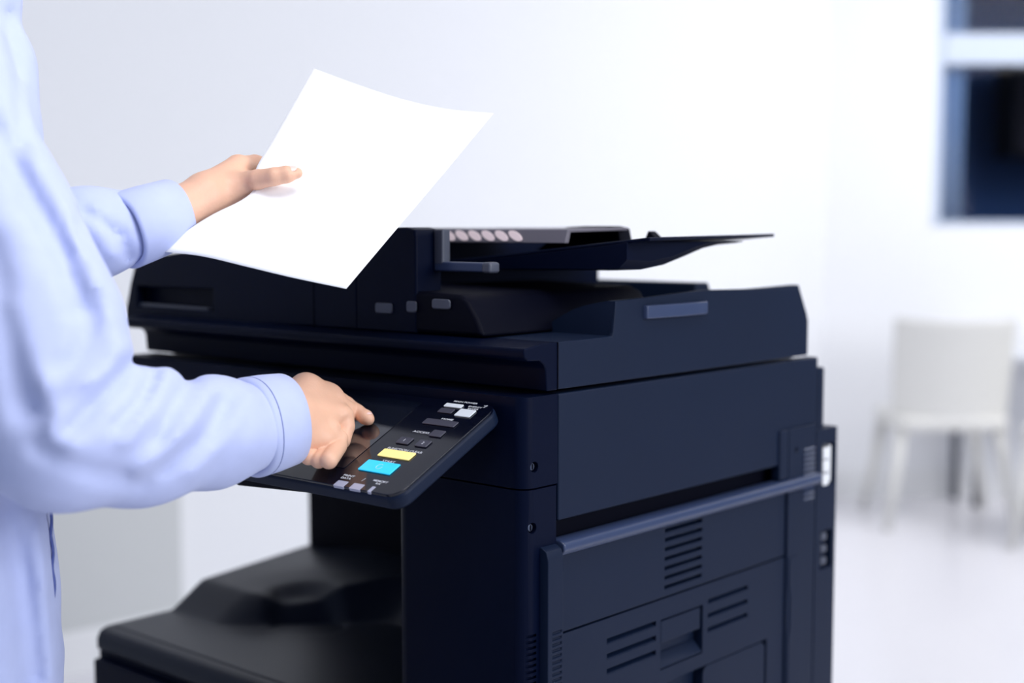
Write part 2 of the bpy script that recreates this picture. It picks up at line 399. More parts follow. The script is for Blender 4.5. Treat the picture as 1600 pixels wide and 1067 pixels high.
for q0, q1 in ((A, B_), (B_, C_)):
    for i in range(n): mb.bm.faces.new((q0[i], q0[(i + 1) % n], q1[(i + 1) % n], q1[i]))
mb.bm.faces.new(C_)
deck = mb.build('exit_deck_rim', M['navy'], cop, bevel=.0015)
mb = MB(); mb.prism([(.548, 1.171), (.552, 1.219), (.585, 1.219), (.611, 1.175)], 'x', W, -.15); mb.build('exit_deck_rear_rim', M['navy'], cop, bevel=.002)
mb = MB(); ln = []
for k in range(13):
    t = k / 12; ln.append((.217 + .137 * t, 1.0))
prof = [(.000, .214), (.006, .217)] 
pts = [(-.004, .216), (.006, .218), (.0085, .25), (.0095, .285), (.0085, .32), (.007, .345), (.003, .353), (-.004, .355)]
mb.prism(pts, 'z', 1.190, 1.2065); mb.build('lid_grip', M['roller'], cop, bevel=.002)
MB().prism([(.0575, 1.1187), (.614, 1.1187), (.614, 1.169), (.586, 1.2155), (.348, 1.2205), (.1625, 1.2135), (.158, 1.178), (.156, 1.1726), (.0575, 1.1722)], 'x', -.006, .0004).build('scanner_side_cover', M['navy'], cop, bevel=.0015)
MB().box(-.002, .0006, .0560, .0572, 1.1195, 1.172).build('scanner_seam', M['dark'], cop)
# document feeder body
cutp = MB(); cutp.box(-.785, -.60, .02, .050, 1.183, 1.214)
mb = MB(); mb.prism([(-.818, 1.1625), (-.815, 1.180), (-.803, 1.215), (-.790, 1.243), (-.770, 1.256), (-.70, 1.262), (-.55, 1.277), (-.42, 1.292), (-.33, 1.2985), (-.318, 1.299), (-.305, 1.297), (-.303, 1.290), (-.303, 1.1725), (-.4, 1.1725)], 'y', .030, .52)
feeder = mb.build('document_feeder', M['front'], cop, bevel=.004, seg=3, cut=cutp)
MB().prism([(-.3035, 1.1725), (-.3035, 1.2988), (-.215, 1.300), (-.20, 1.297), (-.198, 1.290), (-.198, 1.1725)], 'y', .030, .074).build('feeder_front_cheek', M['front'], cop, bevel=.003, seg=3)
MB().prism([(-.784, 1.1835), (-.62, 1.1835), (-.62, 1.187), (-.784, 1.1885)], 'y', .034, .049).build('pocket_ledge', M['pad'], feeder, bevel=.001)  # paler grey puts the light on the lower ledge into its colour
MB().box(-.386, -.3845, .0292, .0310, 1.172, 1.26).build('feeder_seam', M['dark'], feeder)
mb = MB(); mb.prism([(-.30, 1.174), (-.09, 1.174), (-.10, 1.195), (-.115, 1.215), (-.13, 1.222), (-.30, 1.226)], 'y', .031, .37); fl_ = mb.build('feeder_exit_housing', M['dark'], cop, bevel=.006, seg=3)  # near-black colour carries the deep shade under the tray
for x0, x1, z0, z1 in ((-.268, -.238, 1.195, 1.208), (-.213, -.196, 1.198, 1.212), (-.170, -.140, 1.204, 1.216)):
    MB().prism(rrect(x0, x1, z0, z1, .004), 'y', .0275, .0308).build('feeder_pad', M['pad'], cop, bevel=.0025, seg=3)  # small rounded grey pads on the feeder front
# frame round the feeder's side opening
MB().box(-.1975, -.183, .060, .074, 1.254, 1.2975).build('opening_post', M['pad'], cop, bevel=.002)
MB().box(-.1975, -.110, .060, .074, 1.2475, 1.2585).build('opening_sill', M['roller'], cop, bevel=.002)
MB().box(-.118, -.104, .058, .076, 1.2465, 1.2592).build('sill_end_cap', M['pad'], cop, bevel=.003)
# upper label strip with zigzag print inside the opened cover
mb = MB(); mb.prism([(.172, 1.2805), (.178, 1.2972), (.184, 1.2978), (.30, 1.2995), (.30, 1.296), (.184, 1.2935), (.180, 1.2805)], 'x', -.300, -.085)
lab = mb.build('inner_cover', M['labelgrey'], cop, bevel=.001)
for k in range(6):
    x = -.283 + k * .0232
    mb = MB(); n = 14; A = []; B2 = []
    for i in range(n):
        t = 2 * math.pi * i / n; u = .0092 * math.cos(t); v = .0068 * math.sin(t)
        u += -1.25 * v
        A.append((x + u, .1748 + (v) * .36 - .0012, 1.2892 + v)); B2.append((x + u, .1748 + v * .36 + .0002, 1.2892 + v))
    va = [mb.bm.verts.new(q) for q in A]; vb = [mb.bm.verts.new(q) for q in B2]
    mb.bm.faces.new(va[::-1]); mb.bm.faces.new(vb)
    for i in range(n): mb.bm.faces.new((va[i], va[(i + 1) % n], vb[(i + 1) % n], vb[i]))
    mb.build('warning_print', M['pink'], lab)
# document tray: thin rising plate, thick wedge beneath, paper guide, stopper
mb = MB()
mb.hexa([(-.30, .17, 1.2495), (.043, .17, 1.2845), (.026, .475, 1.2875), (-.40, .475, 1.2505),
         (-.30, .17, 1.2545), (.043, .17, 1.2885), (.026, .475, 1.2915), (-.40, .475, 1.2545)])
trayp = mb.build('document_tray', M['front'], cop, bevel=.0015)
mb = MB(); rows = []
for y, zb, xr in ((.168, 1.2500, .012), (.21, 1.2475, .014), (.25, 1.2525, .018), (.29, 1.262, .020), (.33, 1.272, .022), (.37, 1.279, .023), (.40, 1.283, .024)):
    xs = [-.30, -.20, -.10, -.04, xr - .012, xr]; zs = [zb - .002, zb - .003, zb - .001, zb, zb + .002, zb + .012]
    top = [(-.30 + .0, 1.2500), (-.2, 1.2600), (-.1, 1.270), (-.04, 1.276), (xr - .012, 1.2805), (xr, 1.2825)]
    rows.append([mb.bm.verts.new((x, y, min(z, tz - .001))) for x, z, (tx, tz) in zip(xs, zs, top)] + [mb.bm.verts.new((x, y, tz)) for x, (tx, tz) in reversed(list(zip(xs, top)))])
n = len(rows[0])
for a, b in zip(rows, rows[1:]):
    for i in range(n): mb.bm.faces.new((a[i], a[(i + 1) % n], b[(i + 1) % n], b[i]))
mb.bm.faces.new(rows[0][::-1]); mb.bm.faces.new(rows[-1]); mb.build('tray_underbody', M['front'], cop, smooth=False, bevel=.001)
mb = MB(); mb.prism([(-.245, 1.262), (-.215, 1.279), (-.195, 1.295), (-.180, 1.3003), (-.15, 1.3015), (-.108, 1.3015), (-.093, 1.299), (-.086, 1.27)], 'y', .29, .315); mb.build('paper_guide', M['dark'], trayp, bevel=.002)
mb = MB(); mb.prism([(-.054, 1.279), (-.054, 1.287), (-.050, 1.2955), (-.046, 1.2930), (-.040, 1.288), (-.036, 1.280)], 'y', .295, .31); mb.build('tray_stopper', M['dark'], trayp, bevel=.001)

# output tray surface (height field)
def sst(a, b, x): t = np.clip((x - a) / (b - a), 0, 1); return t * t * (3 - 2 * t)
nx, ny = 110, 64
xs = np.linspace(-.862, -.2055, nx); ys = np.linspace(.022, .419, ny)
mb = MB(); top = []
for y in ys:
    r = []
    for x in xs:
        yb = .130 + .17 * float(sst(-.755, -.52, x)); lin = float(np.clip((y - yb) / .063, 0, 1))
        h = .6885 + .0395 * (lin * .85 + .15 * float(sst(0, 1, lin))) + .079 * max(0, y - .193) * lin + .020 * float(sst(-.86, -.65, x)) * float(sst(.22, .42, y))
        e = math.hypot((x + .655) / .082, (y - .232) / .058)
        h -= .013 * float(1 - sst(.45, 1.05, e))
        h -= .006 * float(1 - sst(0.0, 1.9, e)) * lin
        if x > -.32: h = h + .010 * float(sst(-.32, -.21, x))
        r.append(mb.bm.verts.new((x, y, h)))
    top.append(r)
for a, b in zip(top, top[1:]):
    for i in range(nx - 1): mb.bm.faces.new((a[i], a[i + 1], b[i + 1], b[i]))
# skirt
def skirt(line):
    low = [mb.bm.verts.new((v.co.x, v.co.y, .680)) for v in line]
    for i in range(len(line) - 1): mb.bm.faces.new((line[i], line[i + 1], low[i + 1], low[i]))
skirt(top[0]); skirt(top[-1]); skirt([r[0] for r in top]); skirt([r[-1] for r in top])
mb.build('output_tray', M['tray'], cop, smooth=True)

# ---- control panel (tilted)
pa = Vector((0, -.01, 1.105)); pdn = (Vector((0, -.165, 1.027)) - pa).normalized(); pn = Vector((0, pdn.z, -pdn.y)); pn = -pn if pn.z < 0 else pn
PAN = Matrix(((1, 0, 0, 0), (0, -pdn.y, pn.y, pa.y), (0, -pdn.z, pn.z, pa.z), (0, 0, 0, 1)))   # local x right, y up the slope, z out
def pbuild(mb, name, m, parent, bevel=0, seg=2, smooth=False):
    mb.bm.transform(PAN); return mb.build(name, M[m], parent, bevel=bevel, seg=seg, smooth=smooth)
PL, PRr = -.385, -.0275
def rr(x0, x1, s0, s1, r): return rrect(x0, x1, -s1, -s0, r)
mb = MB(); mb.prism(rr(PL, PRr, -.001, .176, .018), 'z', -.020, -.0016); cp = pbuild(mb, 'control_panel', 'navy', cop, .005, 3)
mb = MB(); mb.prism(rr(PL + .0015, PRr - .0015, .0005, .1745, .0165), 'z', -.0035, 0.0); pbuild(mb, 'panel_face', 'glossy', cp, .0008)
mb = MB(); mb.prism([(-.33, -.165), (-.33, 0.0), (-.06, 0.0), (-.06, -.14)][::-1], 'z', -.040, -.0205); pbuild(mb, 'panel_mount', 'dark', cp, .004)
mb = MB(); mb.prism(rr(-.345, -.137, .012, .146, .002), 'z', .0001, .0006); pbuild(mb, 'touch_screen', 'screen', cp)
def keyb(name, m, x0, x1, s0, s1, h=.0016, r=.0012):
    mb = MB(); mb.prism(rr(x0, x1, s0, s1, r), 'z', 0.0002, h); return pbuild(mb, name, m, cp, .0005)
keyb('power_lamp', 'white_key', -.1005, -.0738, .0083, .0150); keyb('dark_key', 'key', -.1000, -.0788, .0183, .0270)
keyb('energy_saver_key', 'white_key', -.0718, -.0485, .0158, .0296); keyb('home_key', 'key', -.1028, -.0543, .0405, .0508)
keyb('access_key', 'key', -.0750, -.0570, .0594, .0711); keyb('one_key', 'key', -.1081, -.0890, .0792, .0912); keyb('two_key', 'key', -.0785, -.0608, .0795, .0916)
keyb('function_clear_key', 'yellow', -.1122, -.0635, .1037, .1170); keyb('start_key', 'cyan', -.1162, -.0670, .1258, .1448)
for x0, x1 in ((-.1255, -.1095), (-.1005, -.0840), (-.0722, -.0672)):
    mb = MB(); mb.prism(rr(x0, x1, .1660, .1757, .001), 'z', -.003, .0004)
    pbuild(mb, 'indicator_lens', 'led', cp, .0003)
def text(body, x, s, h, z=.0003, ang=0, width=None, m='lettering', anchor=None):
    cu = bpy.data.curves.new('t', 'FONT'); cu.body = body; cu.size = h / .70; cu.align_x = 'CENTER'; cu.align_y = 'BOTTOM_BASELINE'; cu.extrude = .00006; cu.offset = h * .012
    o = bpy.data.objects.new('t', cu); sc.collection.objects.link(o); bpy.context.view_layer.update()
    me = bpy.data.meshes.new_from_object(o.evaluated_get(bpy.context.evaluated_depsgraph_get())); bpy.data.objects.remove(o)
    xs = [v.co.x for v in me.vertices]; wd = max(xs) - min(xs); k = (width / wd) if width else 1
    me.transform(PAN @ Matrix.Translation((x, -s, z)) @ Matrix.Rotation(ang, 4, 'Z') @ Matrix.Diagonal((k, 1, 1, 1)))
    me.transform(Matrix.Translation(-world_loc(cp))); me.materials.clear()
    return link('lettering', me, M[m], cp)
text('MAIN POWER', -.0770, .0035, .0028, width=.036); text('ENERGY', -.0570, .0098, .0024, width=.020); text('SAVER', -.0570, .0138, .0024, width=.016)
text('HOME', -.0755, .0385, .0030, width=.0175); text('ACCESS', -.0905, .0672, .0030, width=.0250)
text('1', -.0985, .0872, .0042, .0018); text('2', -.0695, .0875, .0042, .0018)
text('FUNCTION CLEAR', -.0845, .1022, .0034, width=.0530); text('START', -.0885, .1248, .0034, width=.0195)
text('PRINT', -.1185, .1580, .0030, width=.0170); text('DATA', -.1190, .1625, .0030, width=.0150)
text('/', -.0935, .1612, .0052); text('MEMORY', -.0695, .1580, .0030, width=.0215); text('RX', -.0690, .1622, .0028, width=.0070)
mb = MB(); mb.tube([Vector((-.0905 + .0042 * math.cos(a), -.1352 + .0042 * math.sin(a), .0017)) for a in [math.radians(q) for q in range(60, 371, 20)]], .00022, 6); pbuild(mb, 'start_symbol', 'white_key', cp)
mb = MB(); mb.tube([Vector((-.0470, -.0045, .0004)), Vector((-.0425, -.0035, .0004)), Vector((-.0450, -.008, .0004))], .0003, 6); pbuild(mb, 'power_mark', 'lettering', cp)

# ------------------------------------------------------------------ SDF modelling for body and shirt
def grid(lo, hi, h):
    lo = np.array(lo); hi = np.array(hi); n = np.ceil((hi - lo) / h).astype(int) + 1
    ax = [lo[i] + h * np.arange(n[i]) for i in range(3)]
    return np.meshgrid(*ax, indexing='ij'), lo, h
def cone(G, a, b, ra, rb):
    a = np.array(a, float); b = np.array(b, float); d = b - a; L2 = max(float(d @ d), 1e-12)
    px, py, pz = G[0] - a[0], G[1] - a[1], G[2] - a[2]
    t = np.clip((px * d[0] + py * d[1] + pz * d[2]) / L2, 0, 1)
    return np.sqrt((px - t * d[0]) ** 2 + (py - t * d[1]) ** 2 + (pz - t * d[2]) ** 2) - (ra + (rb - ra) * t)
def ell(G, c, r, axes=None):
    c = np.array(c, float); p = [G[i] - c[i] for i in range(3)]
    if axes is not None: p = [p[0] * a[0] + p[1] * a[1] + p[2] * a[2] for a in axes]
    k = np.sqrt(sum((p[i] / r[i]) ** 2 for i in range(3))); k2 = np.sqrt(sum((p[i] / r[i] ** 2) ** 2 for i in range(3)))
    return k * (k - 1) / np.maximum(k2, 1e-9)
def smin(a, b, k):
    h = np.clip(.5 + .5 * (b - a) / k, 0, 1); return b + (a - b) * h - k * h * (1 - h)
def surface_net(V, lo, h):
    S = V < 0; nx, ny, nz = V.shape
    acc = np.zeros((nx - 1, ny - 1, nz - 1, 3)); cnt = np.zeros((nx - 1, ny - 1, nz - 1))
    for ax in range(3):
        o1, o2 = [a for a in range(3) if a != ax]
        for i in (0, 1):
            for j in (0, 1):
                s0 = [slice(0, -1)] * 3; s0[o1] = slice(i, V.shape[o1] - 1 + i); s0[o2] = slice(j, V.shape[o2] - 1 + j)
                s1 = list(s0); s1[ax] = slice(1, None)
                a = V[tuple(s0)]; b = V[tuple(s1)]; c = (a < 0) != (b < 0)
                t = np.where(c, a / np.where(c, a - b, 1), 0)
                off = [None] * 3; off[ax] = t; off[o1] = np.full_like(t, i); off[o2] = np.full_like(t, j)
                for q in range(3): acc[..., q] += np.where(c, off[q], 0)
                cnt += c
    m = cnt > 0; idx = -np.ones(m.shape, int); idx[m] = np.arange(m.sum())
    I = np.argwhere(m); pts = lo + h * (I + acc[m] / cnt[m][:, None])
    faces = []
    for ax in range(3):
        o1, o2 = (ax + 1) % 3, (ax + 2) % 3
        s0 = [slice(1, -1)] * 3; s0[ax] = slice(0, V.shape[ax] - 1); s1 = list(s0); s1[ax] = slice(1, V.shape[ax])
        a = S[tuple(s0)]; b = S[tuple(s1)]
        E = np.argwhere(a != b); base = E.copy(); base[:, o1] += 1; base[:, o2] += 1
        flip = a[tuple(E.T)]
        def vi(d1, d2):
            q = base.copy(); q[:, o1] += d1; q[:, o2] += d2; return idx[tuple(q.T)]
        q = np.stack([vi(-1, -1), vi(0, -1), vi(0, 0), vi(-1, 0)], 1)
        q[~flip] = q[~flip][:, ::-1]; faces.append(q)
    return pts, np.concatenate(faces)
def V3(v): return np.array([v.x, v.y, v.z])

def hand_sdf(fingers, palm, h, pad=.02, kf=.0012, kp=.006, extra=None, kk=.012):
    pts = [np.array(p[0]) for c in fingers for p in c['pts']] + [np.array(a) for s in palm for a in s[:2]]
    rmax = .035; lo = np.min(pts, 0) - rmax; hi = np.max(pts, 0) + rmax
    G, lo, h = grid(lo, hi, h)
    D = None
    for a, b, ra, rb in palm:
        c = cone(G, a, b, ra, rb); D = c if D is None else smin(D, c, kk)
    F = None; Fs = None
    for c in fingers:
        d = None
        for (p, r), (q, s) in zip(c['pts'], c['pts'][1:]):
            k = cone(G, p, q, r, s); d = k if d is None else smin(d, k, .0025)
        k = c.get('k', kp); D2 = smin(D, d, k)
        F = D2 if F is None else smin(F, D2, kf)
    F = smin(F, D, .0006)
    return surface_net(F, lo, h)

def D_(px, off=0.0): return 1.578 - .00072 * (583 - px) + off
def hp(px, py, off=0.0): return V3(P(px, py, D_(px, off)))
# right hand, index finger pressing the touch screen; hand seen from its little-finger side and back
wr_ = hp(447, 655, .012)
palmR = [
    (hp(395, 662, .012), hp(446, 655, .012), .0300, .0270),
    (hp(446, 640, .024), hp(478, 610, .034), .0210, .0165),
    (hp(478, 609, .034), hp(513, 616, .036), .0160, .0125),
    (hp(448, 648, .014), hp(522, 627, .022), .0225, .0125),
    (hp(448, 655, .006), hp(533, 650, .002), .0235, .0118),
    (hp(450, 668, .000), hp(512, 680, -.014), .0225, .0125),
    (hp(456, 690, -.002), hp(504, 689, -.018), .0118, .0110),
    (hp(472, 650, .030), hp(515, 655, .030), .0240, .0180),
]
fingR = [
    dict(pts=[(hp(508, 616, .038), .0125), (hp(531, 627, .038), .0102), (hp(541, 632, .032), .0092), (hp(558, 643.5, .012), .0086), (hp(571.5, 652, -.006), .0083), (hp(575.5, 655, -.012), .0070)], k=.005),
    dict(pts=[(hp(522, 627, .020), .0125), (hp(541, 640, .018), .0108), (hp(538, 676, .010), .0095)], k=.005),
    dict(pts=[(hp(535, 650, -.002), .0130), (hp(538, 666, -.006), .0114), (hp(534, 688, -.012), .0100)], k=.004),
    dict(pts=[(hp(514, 680, -.016), .0126), (hp(529, 686, -.022), .0108)], k=.005),
    dict(pts=[(hp(528, 697, -.028), .0102), (hp(514, 719, -.052), .0098)], k=.0006),
    dict(pts=[(hp(508, 707, -.026), .0094), (hp(498, 719, -.034), .0092)], k=.0006),
    dict(pts=[(hp(493, 706, -.012), .0094), (hp(482, 714, -.020), .0090)], k=.0006),
    dict(pts=[(hp(478, 698, -.002), .0110), (hp(462, 706, -.010), .0090)], k=.0006),
    dict(pts=[(hp(512, 612, .030), .0085), (hp(514, 613, .030), .0080)], k=.008),
    dict(pts=[(hp(519, 668, -.020), .0080), (hp(521, 669, -.020), .0076)], k=.008),
    dict(pts=[(hp(536, 646, -.008), .0080), (hp(538, 648, -.008), .0076)], k=.008),
]
hR = hand_sdf(fingR, palmR, .00115)
# left hand: thumb over the sheet, fingers behind it
def lp(px, py, d): return V3(P(px, py, d))
palmL = [
    (lp(215, 350, 1.452), lp(283, 330, 1.490), .0255, .0240),
    (lp(283, 328, 1.485), lp(322, 305, 1.505), .0230, .0230),
    (lp(322, 302, 1.510), lp(372, 262, 1.545), .0205, .0135),
    (lp(315, 318, 1.505), lp(352, 303, 1.525), .0215, .0185),
    (lp(345, 300, 1.520), lp(388, 288, 1.530), .0190, .0120),
    (lp(322, 320, 1.520), lp(365, 300, 1.565), .0230, .0150),
    (lp(325, 325, 1.530), lp(362, 322, 1.585), .0220, .0140),
]
fingL = [
    dict(pts=[(lp(372, 262, 1.545), .0135), (lp(398, 257, 1.575), .0110), (lp(432, 262, 1.600), .0090), (lp(455, 272, 1.600), .0078)], k=.006),
    dict(pts=[(lp(366, 280, 1.565), .0125), (lp(402, 276, 1.600), .0100), (lp(440, 284, 1.615), .0090), (lp(462, 294, 1.605), .0078)], k=.005),
    dict(pts=[(lp(364, 300, 1.580), .0120), (lp(398, 302, 1.610), .0098), (lp(432, 310, 1.620), .0088), (lp(450, 318, 1.610), .0075)], k=.005),
    dict(pts=[(lp(360, 320, 1.585), .0110), (lp(385, 328, 1.610), .0088), (lp(412, 336, 1.615), .0080), (lp(428, 342, 1.605), .0070)], k=.005),
    dict(pts=[(lp(350, 304, 1.520), .0180), (lp(390, 284, 1.512), .0118), (lp(402, 280.5, 1.505), .0108), (lp(428, 276, 1.497), .0098), (lp(448, 272.5, 1.498), .0093), (lp(464, 270.5, 1.502), .0062)], k=.012),
]
hL = hand_sdf(fingL, palmL, .00125)

# arms, torso, head and legs under the clothes
shR = V3(P(-75, 195, 1.30)); elR = V3(P(85, 690, 1.275)); wrR = hp(395, 662, .012)
shL = V3(plan(-.79, 1.56, 1.46)); elL = V3(plan(-.585, 1.455, 1.235)); wrL = lp(215, 350, 1.452)
tc = plan(-.665, 1.44); TX = np.array([1., 0, 0]); TY = np.array([0, 1., 0])
def tp(x, y, z): return np.array([tc.x + x, tc.y + y, z])
shR = np.array([tp(.135, 0, 1.44)[0], tp(0, .0, 0)[1], 1.44]); shL = tp(-.19, .0, 1.46)
G, lo, h = grid(tp(-.45, -.35, 0), tp(.45, .62, 1.90), .012)
B0 = ell(G, tp(0, 0, 1.22), (.165, .105, .26)); B0 = smin(B0, ell(G, tp(0, 0, .93), (.16, .11, .15)), .08)
B0 = smin(B0, cone(G, tp(-.14, 0, 1.43), tp(.14, 0, 1.43), .055, .055), .07)
B0 = smin(B0, cone(G, tp(0, -.01, 1.45), tp(0, .015, 1.60), .057, .052), .04)
hd = ell(G, tp(0, .025, 1.70), (.075, .095, .115)); hd = smin(hd, ell(G, tp(0, .055, 1.635), (.045, .055, .05)), .04)
hd = smin(hd, cone(G, tp(0, .115, 1.705), tp(0, .135, 1.675), .006, .013), .015)
for s in (-1, 1):
    hd = smin(hd, ell(G, tp(s * .078, .02, 1.69), (.010, .02, .032)), .008)
    hd = -smin(-hd, ell(G, tp(s * .032, .122, 1.712), (.016, .012, .010)), .012)
B0 = smin(B0, hd, .03)
for s in (-1, 1):
    B0 = smin(B0, cone(G, tp(s * .095, 0, .90), tp(s * .10, .01, .50), .085, .055), .03)
    B0 = smin(B0, cone(G, tp(s * .10, .01, .50), tp(s * .10, -.01, .09), .055, .038), .02)
for a, b, c in ((shR, elR, wrR), (shL, elL, wrL)):
    B0 = smin(B0, cone(G, a, b, .042, .036), .015); B0 = smin(B0, cone(G, b, c, .036, .025), .008)
bodyP, bodyF = surface_net(B0, lo, h)
# one body mesh: hands keep their own fine skin
person = empty('person', (tc.x, tc.y, 0), 'person in a light blue long-sleeved shirt pressing the copier screen and holding paper', 'person')
allP = [bodyP, hR[0], hL[0]]; allF = [bodyF, hR[1] + len(bodyP), hL[1] + len(bodyP) + len(hR[0])]
def np_mesh(name, pts, faces, parent):
    me = bpy.data.meshes.new(name); pts = np.asarray(pts) - V3(world_loc(parent))
    me.from_pydata(pts.tolist(), [], faces.tolist()); me.update(); return me
me = np_mesh('body', np.concatenate(allP), np.concatenate(allF), person)
body = link('body', me, M['skin'], person, smooth=True)
sm = body.modifiers.new('s', 'SMOOTH'); sm.factor = .5; sm.iterations = 2
# nails
def nail(c, ax, nrm, L, Wd, T=.0011):
    ax = Vector(ax).normalized(); nrm = Vector(nrm); nrm = (nrm - ax * nrm.dot(ax)).normalized(); sd = ax.cross(nrm)
    mb = MB(); bmesh.ops.create_uvsphere(mb.bm, u_segments=20, v_segments=12, radius=1)
    for v in mb.bm.verts:
        x, y, z = v.co; v.co = Vector(c) + ax * (x * L) + sd * (y * Wd) + nrm * (z * T - .22 * Wd * y * y)
    o = mb.build('fingernail', M['nail'], person, smooth=True); o['label'] = 'pale pink fingernail'; return o
tip = Vector(fingR[0]['pts'][4][0]); pre = Vector(fingR[0]['pts'][3][0])
nn = (-FW * .45 + UP * .8 + RT * .45)
axn = (tip - pre).normalized(); nn = (nn - axn * nn.dot(axn)).normalized()
nail(tip + axn * .0005 + nn * .0072, axn, nn, .0066, .0052)
tip = Vector(fingL[4]['pts'][4][0]); axn = (Vector(fingL[4]['pts'][5][0]) - tip).normalized(); nn = (-FW * .75 + UP * .8); nn = (nn - axn * nn.dot(axn)).normalized()
nail(tip + axn * .004 + nn * .0078, axn, nn, .0075, .0055)
# hair
G, lo, h = grid(tp(-.12, -.14, 1.58), tp(.12, .16, 1.86), .008)
hr = np.maximum(ell(G, tp(0, .015, 1.715), (.086, .106, .118)), -(ell(G, tp(0, .11, 1.66), (.075, .07, .105)))); hr = np.maximum(hr, -(G[2] - 1.62))
q = surface_net(hr, lo, h); me = np_mesh('hair', q[0], q[1], person); link('hair', me, M['hair'], person, smooth=True)
# trousers and shoes
G, lo, h = grid(tp(-.26, -.2, .02), tp(.26, .2, 1.02), .011)
tr_ = ell(G, tp(0, 0, .92), (.175, .125, .13))
for s in (-1, 1):
    tr_ = smin(tr_, cone(G, tp(s * .095, 0, .90), tp(s * .10, .01, .50), .098, .075), .03); tr_ = smin(tr_, cone(G, tp(s * .10, .01, .50), tp(s * .10, -.01, .10), .075, .062), .02)
q = surface_net(np.maximum(tr_, .06 - G[2]), lo, h); me = np_mesh('trousers', q[0], q[1], person); link('trousers', me, M['trousers'], person, smooth=True)
for s in (-1, 1):
    G, lo, h = grid(tp(s * .10 - .08, -.12, -.01), tp(s * .10 + .08, .25, .14), .008)
    q = surface_net(np.maximum(smin(ell(G, tp(s * .10, .09, .035), (.05, .13, .045)), cone(G, tp(s * .10, -.02, .035), tp(s * .10, -.02, .10), .048, .045), .03), .003 - G[2]), lo, h)
    me = np_mesh('shoe', q[0], q[1], person); link('shoe', me, M['hair'], person, smooth=True)

# shirt: torso + both sleeves with modelled folds
def sleeve(G, pts, amp=0.0):
    d = None
    for (p, r), (q, s) in zip(pts, pts[1:]):
        k = cone(G, p, q, r, s); d = k if d is None else smin(d, k, .02)
    return d
lo_ = np.minimum(tp(-.34, -.22, .76), lp(60, 420, 1.4) - .1); hi_ = np.maximum(V3(P(470, 640, 1.50)) + .08, tp(.36, .3, 1.56)); hi_[0] += .09; lo_[1] -= .12; hi_[2] = 1.585; lo_[2] = .70
SH = .0052
G, lo, h = grid(lo_, hi_, SH)
S0 = ell(G, tp(.01, .01, 1.22), (.200, .140, .36)); S0 = smin(S0, ell(G, tp(.01, .01, .86), (.195, .150, .32)), .07)
S0 = smin(S0, cone(G, tp(-.14, 0, 1.44), tp(.15, 0, 1.44), .066, .066), .06)
ch = None
for a, b, ra, rb in ((P(-50, -90, 1.40), P(-34, 0, 1.40), .030, .038), (P(-34, 0, 1.40), P(-18, 110, 1.395), .038, .044), (P(-18, 110, 1.395), P(-13, 225, 1.39), .044, .046), (P(-13, 225, 1.39), P(-20, 420, 1.39), .046, .046)):
    k = cone(G, V3(a), V3(b), ra, rb); ch = k if ch is None else smin(ch, k, .02)
S0 = smin(S0, ch, .02)
slR = [(V3(P(-105, 130, 1.33)), .078), (V3(P(-36, 350, 1.30)), .083), (V3(P(44, 520, 1.275)), .084), (V3(P(92, 668, 1.265)), .0745), (V3(P(215, 684, 1.335)), .0640), (V3(P(330, 677, 1.41)), .0530), (V3(P(408, 664, 1.468)), .0460)]
slL = [(shL, .075), (elL, .064), (lp(60, 392, 1.42), .052), (lp(140, 368, 1.43), .046), (lp(224, 350, 1.457), .0362)]
s1 = sleeve(G, slR); s2 = sleeve(G, slL)
SV = smin(smin(S0, s2, .03), s1, .022)
# folds: valleys (negative) and ridges along drawn lines on the near side of the cloth
def cam_uv(G):
    q = [G[i] - CAM[i] for i in range(3)]
    z = sum(q[i] * FW[i] for i in range(3)); x = sum(q[i] * RT[i] for i in range(3)); y = sum(q[i] * UP[i] for i in range(3))
    return 800 + FPX * x / z, 533.5 - FPX * y / z, z
PX, PY, PZ = cam_uv(G)
folds = [  # points, amplitude (m), half width (px), max depth
    ([(198, 566), (178, 600), (140, 640), (105, 672)], -.013, 15, 1.33), ([(240, 590), (215, 632), (180, 665)], -.006, 11, 1.40),
    ([(262, 583), (238, 640), (196, 690)], .006, 14, 1.42), ([(298, 594), (268, 640), (246, 690)], -.006, 11, 1.44), ([(330, 610), (290, 670), (215, 740)], .008, 15, 1.46),
    ([(352, 628), (322, 680), (255, 735)], -.007, 12, 1.50), ([(392, 622), (352, 690), (300, 740)], .004, 12, 1.52),
    ([(195, 560), (150, 590), (80, 600)], .009, 18, 1.30), ([(150, 470), (120, 560), (60, 640)], -.008, 20, 1.30), ([(60, 250), (110, 340), (150, 430), (185, 540)], .008, 22, 1.36),
    ([(-10, 200), (40, 300), (100, 400), (120, 480)], -.012, 20, 1.32), ([(20, 480), (60, 600), (110, 700)], .008, 24, 1.30), ([(-20, 380), (20, 520), (40, 640)], -.010, 26, 1.30),
    ([(60, 700), (140, 735), (220, 750)], -.006, 16, 1.36), ([(12, 20), (26, 120), (34, 225)], -.006, 11, 1.42), ([(5, 800), (30, 900), (45, 1060)], -.012, 22, 1.5), ([(60, 830), (70, 940), (82, 1060)], .006, 14, 1.6),
    ([(130, 330), (190, 370), (200, 400)], -.007, 9, 1.6), ([(150, 350), (178, 400)], .005, 8, 1.6), ([(120, 350), (140, 400)], -.006, 8, 1.6),
]
for pts_, amp, wd, zmax in folds:
    d2 = np.full(PX.shape, 1e9)
    for (ax_, ay_), (bx_, by_) in zip(pts_, pts_[1:]):
        dx, dy = bx_ - ax_, by_ - ay_; t = np.clip(((PX - ax_) * dx + (PY - ay_) * dy) / (dx * dx + dy * dy), 0, 1)
        d2 = np.minimum(d2, (PX - ax_ - t * dx) ** 2 + (PY - ay_ - t * dy) ** 2)
    SV = SV - amp * np.exp(-d2 / wd ** 2) * (PZ < zmax)
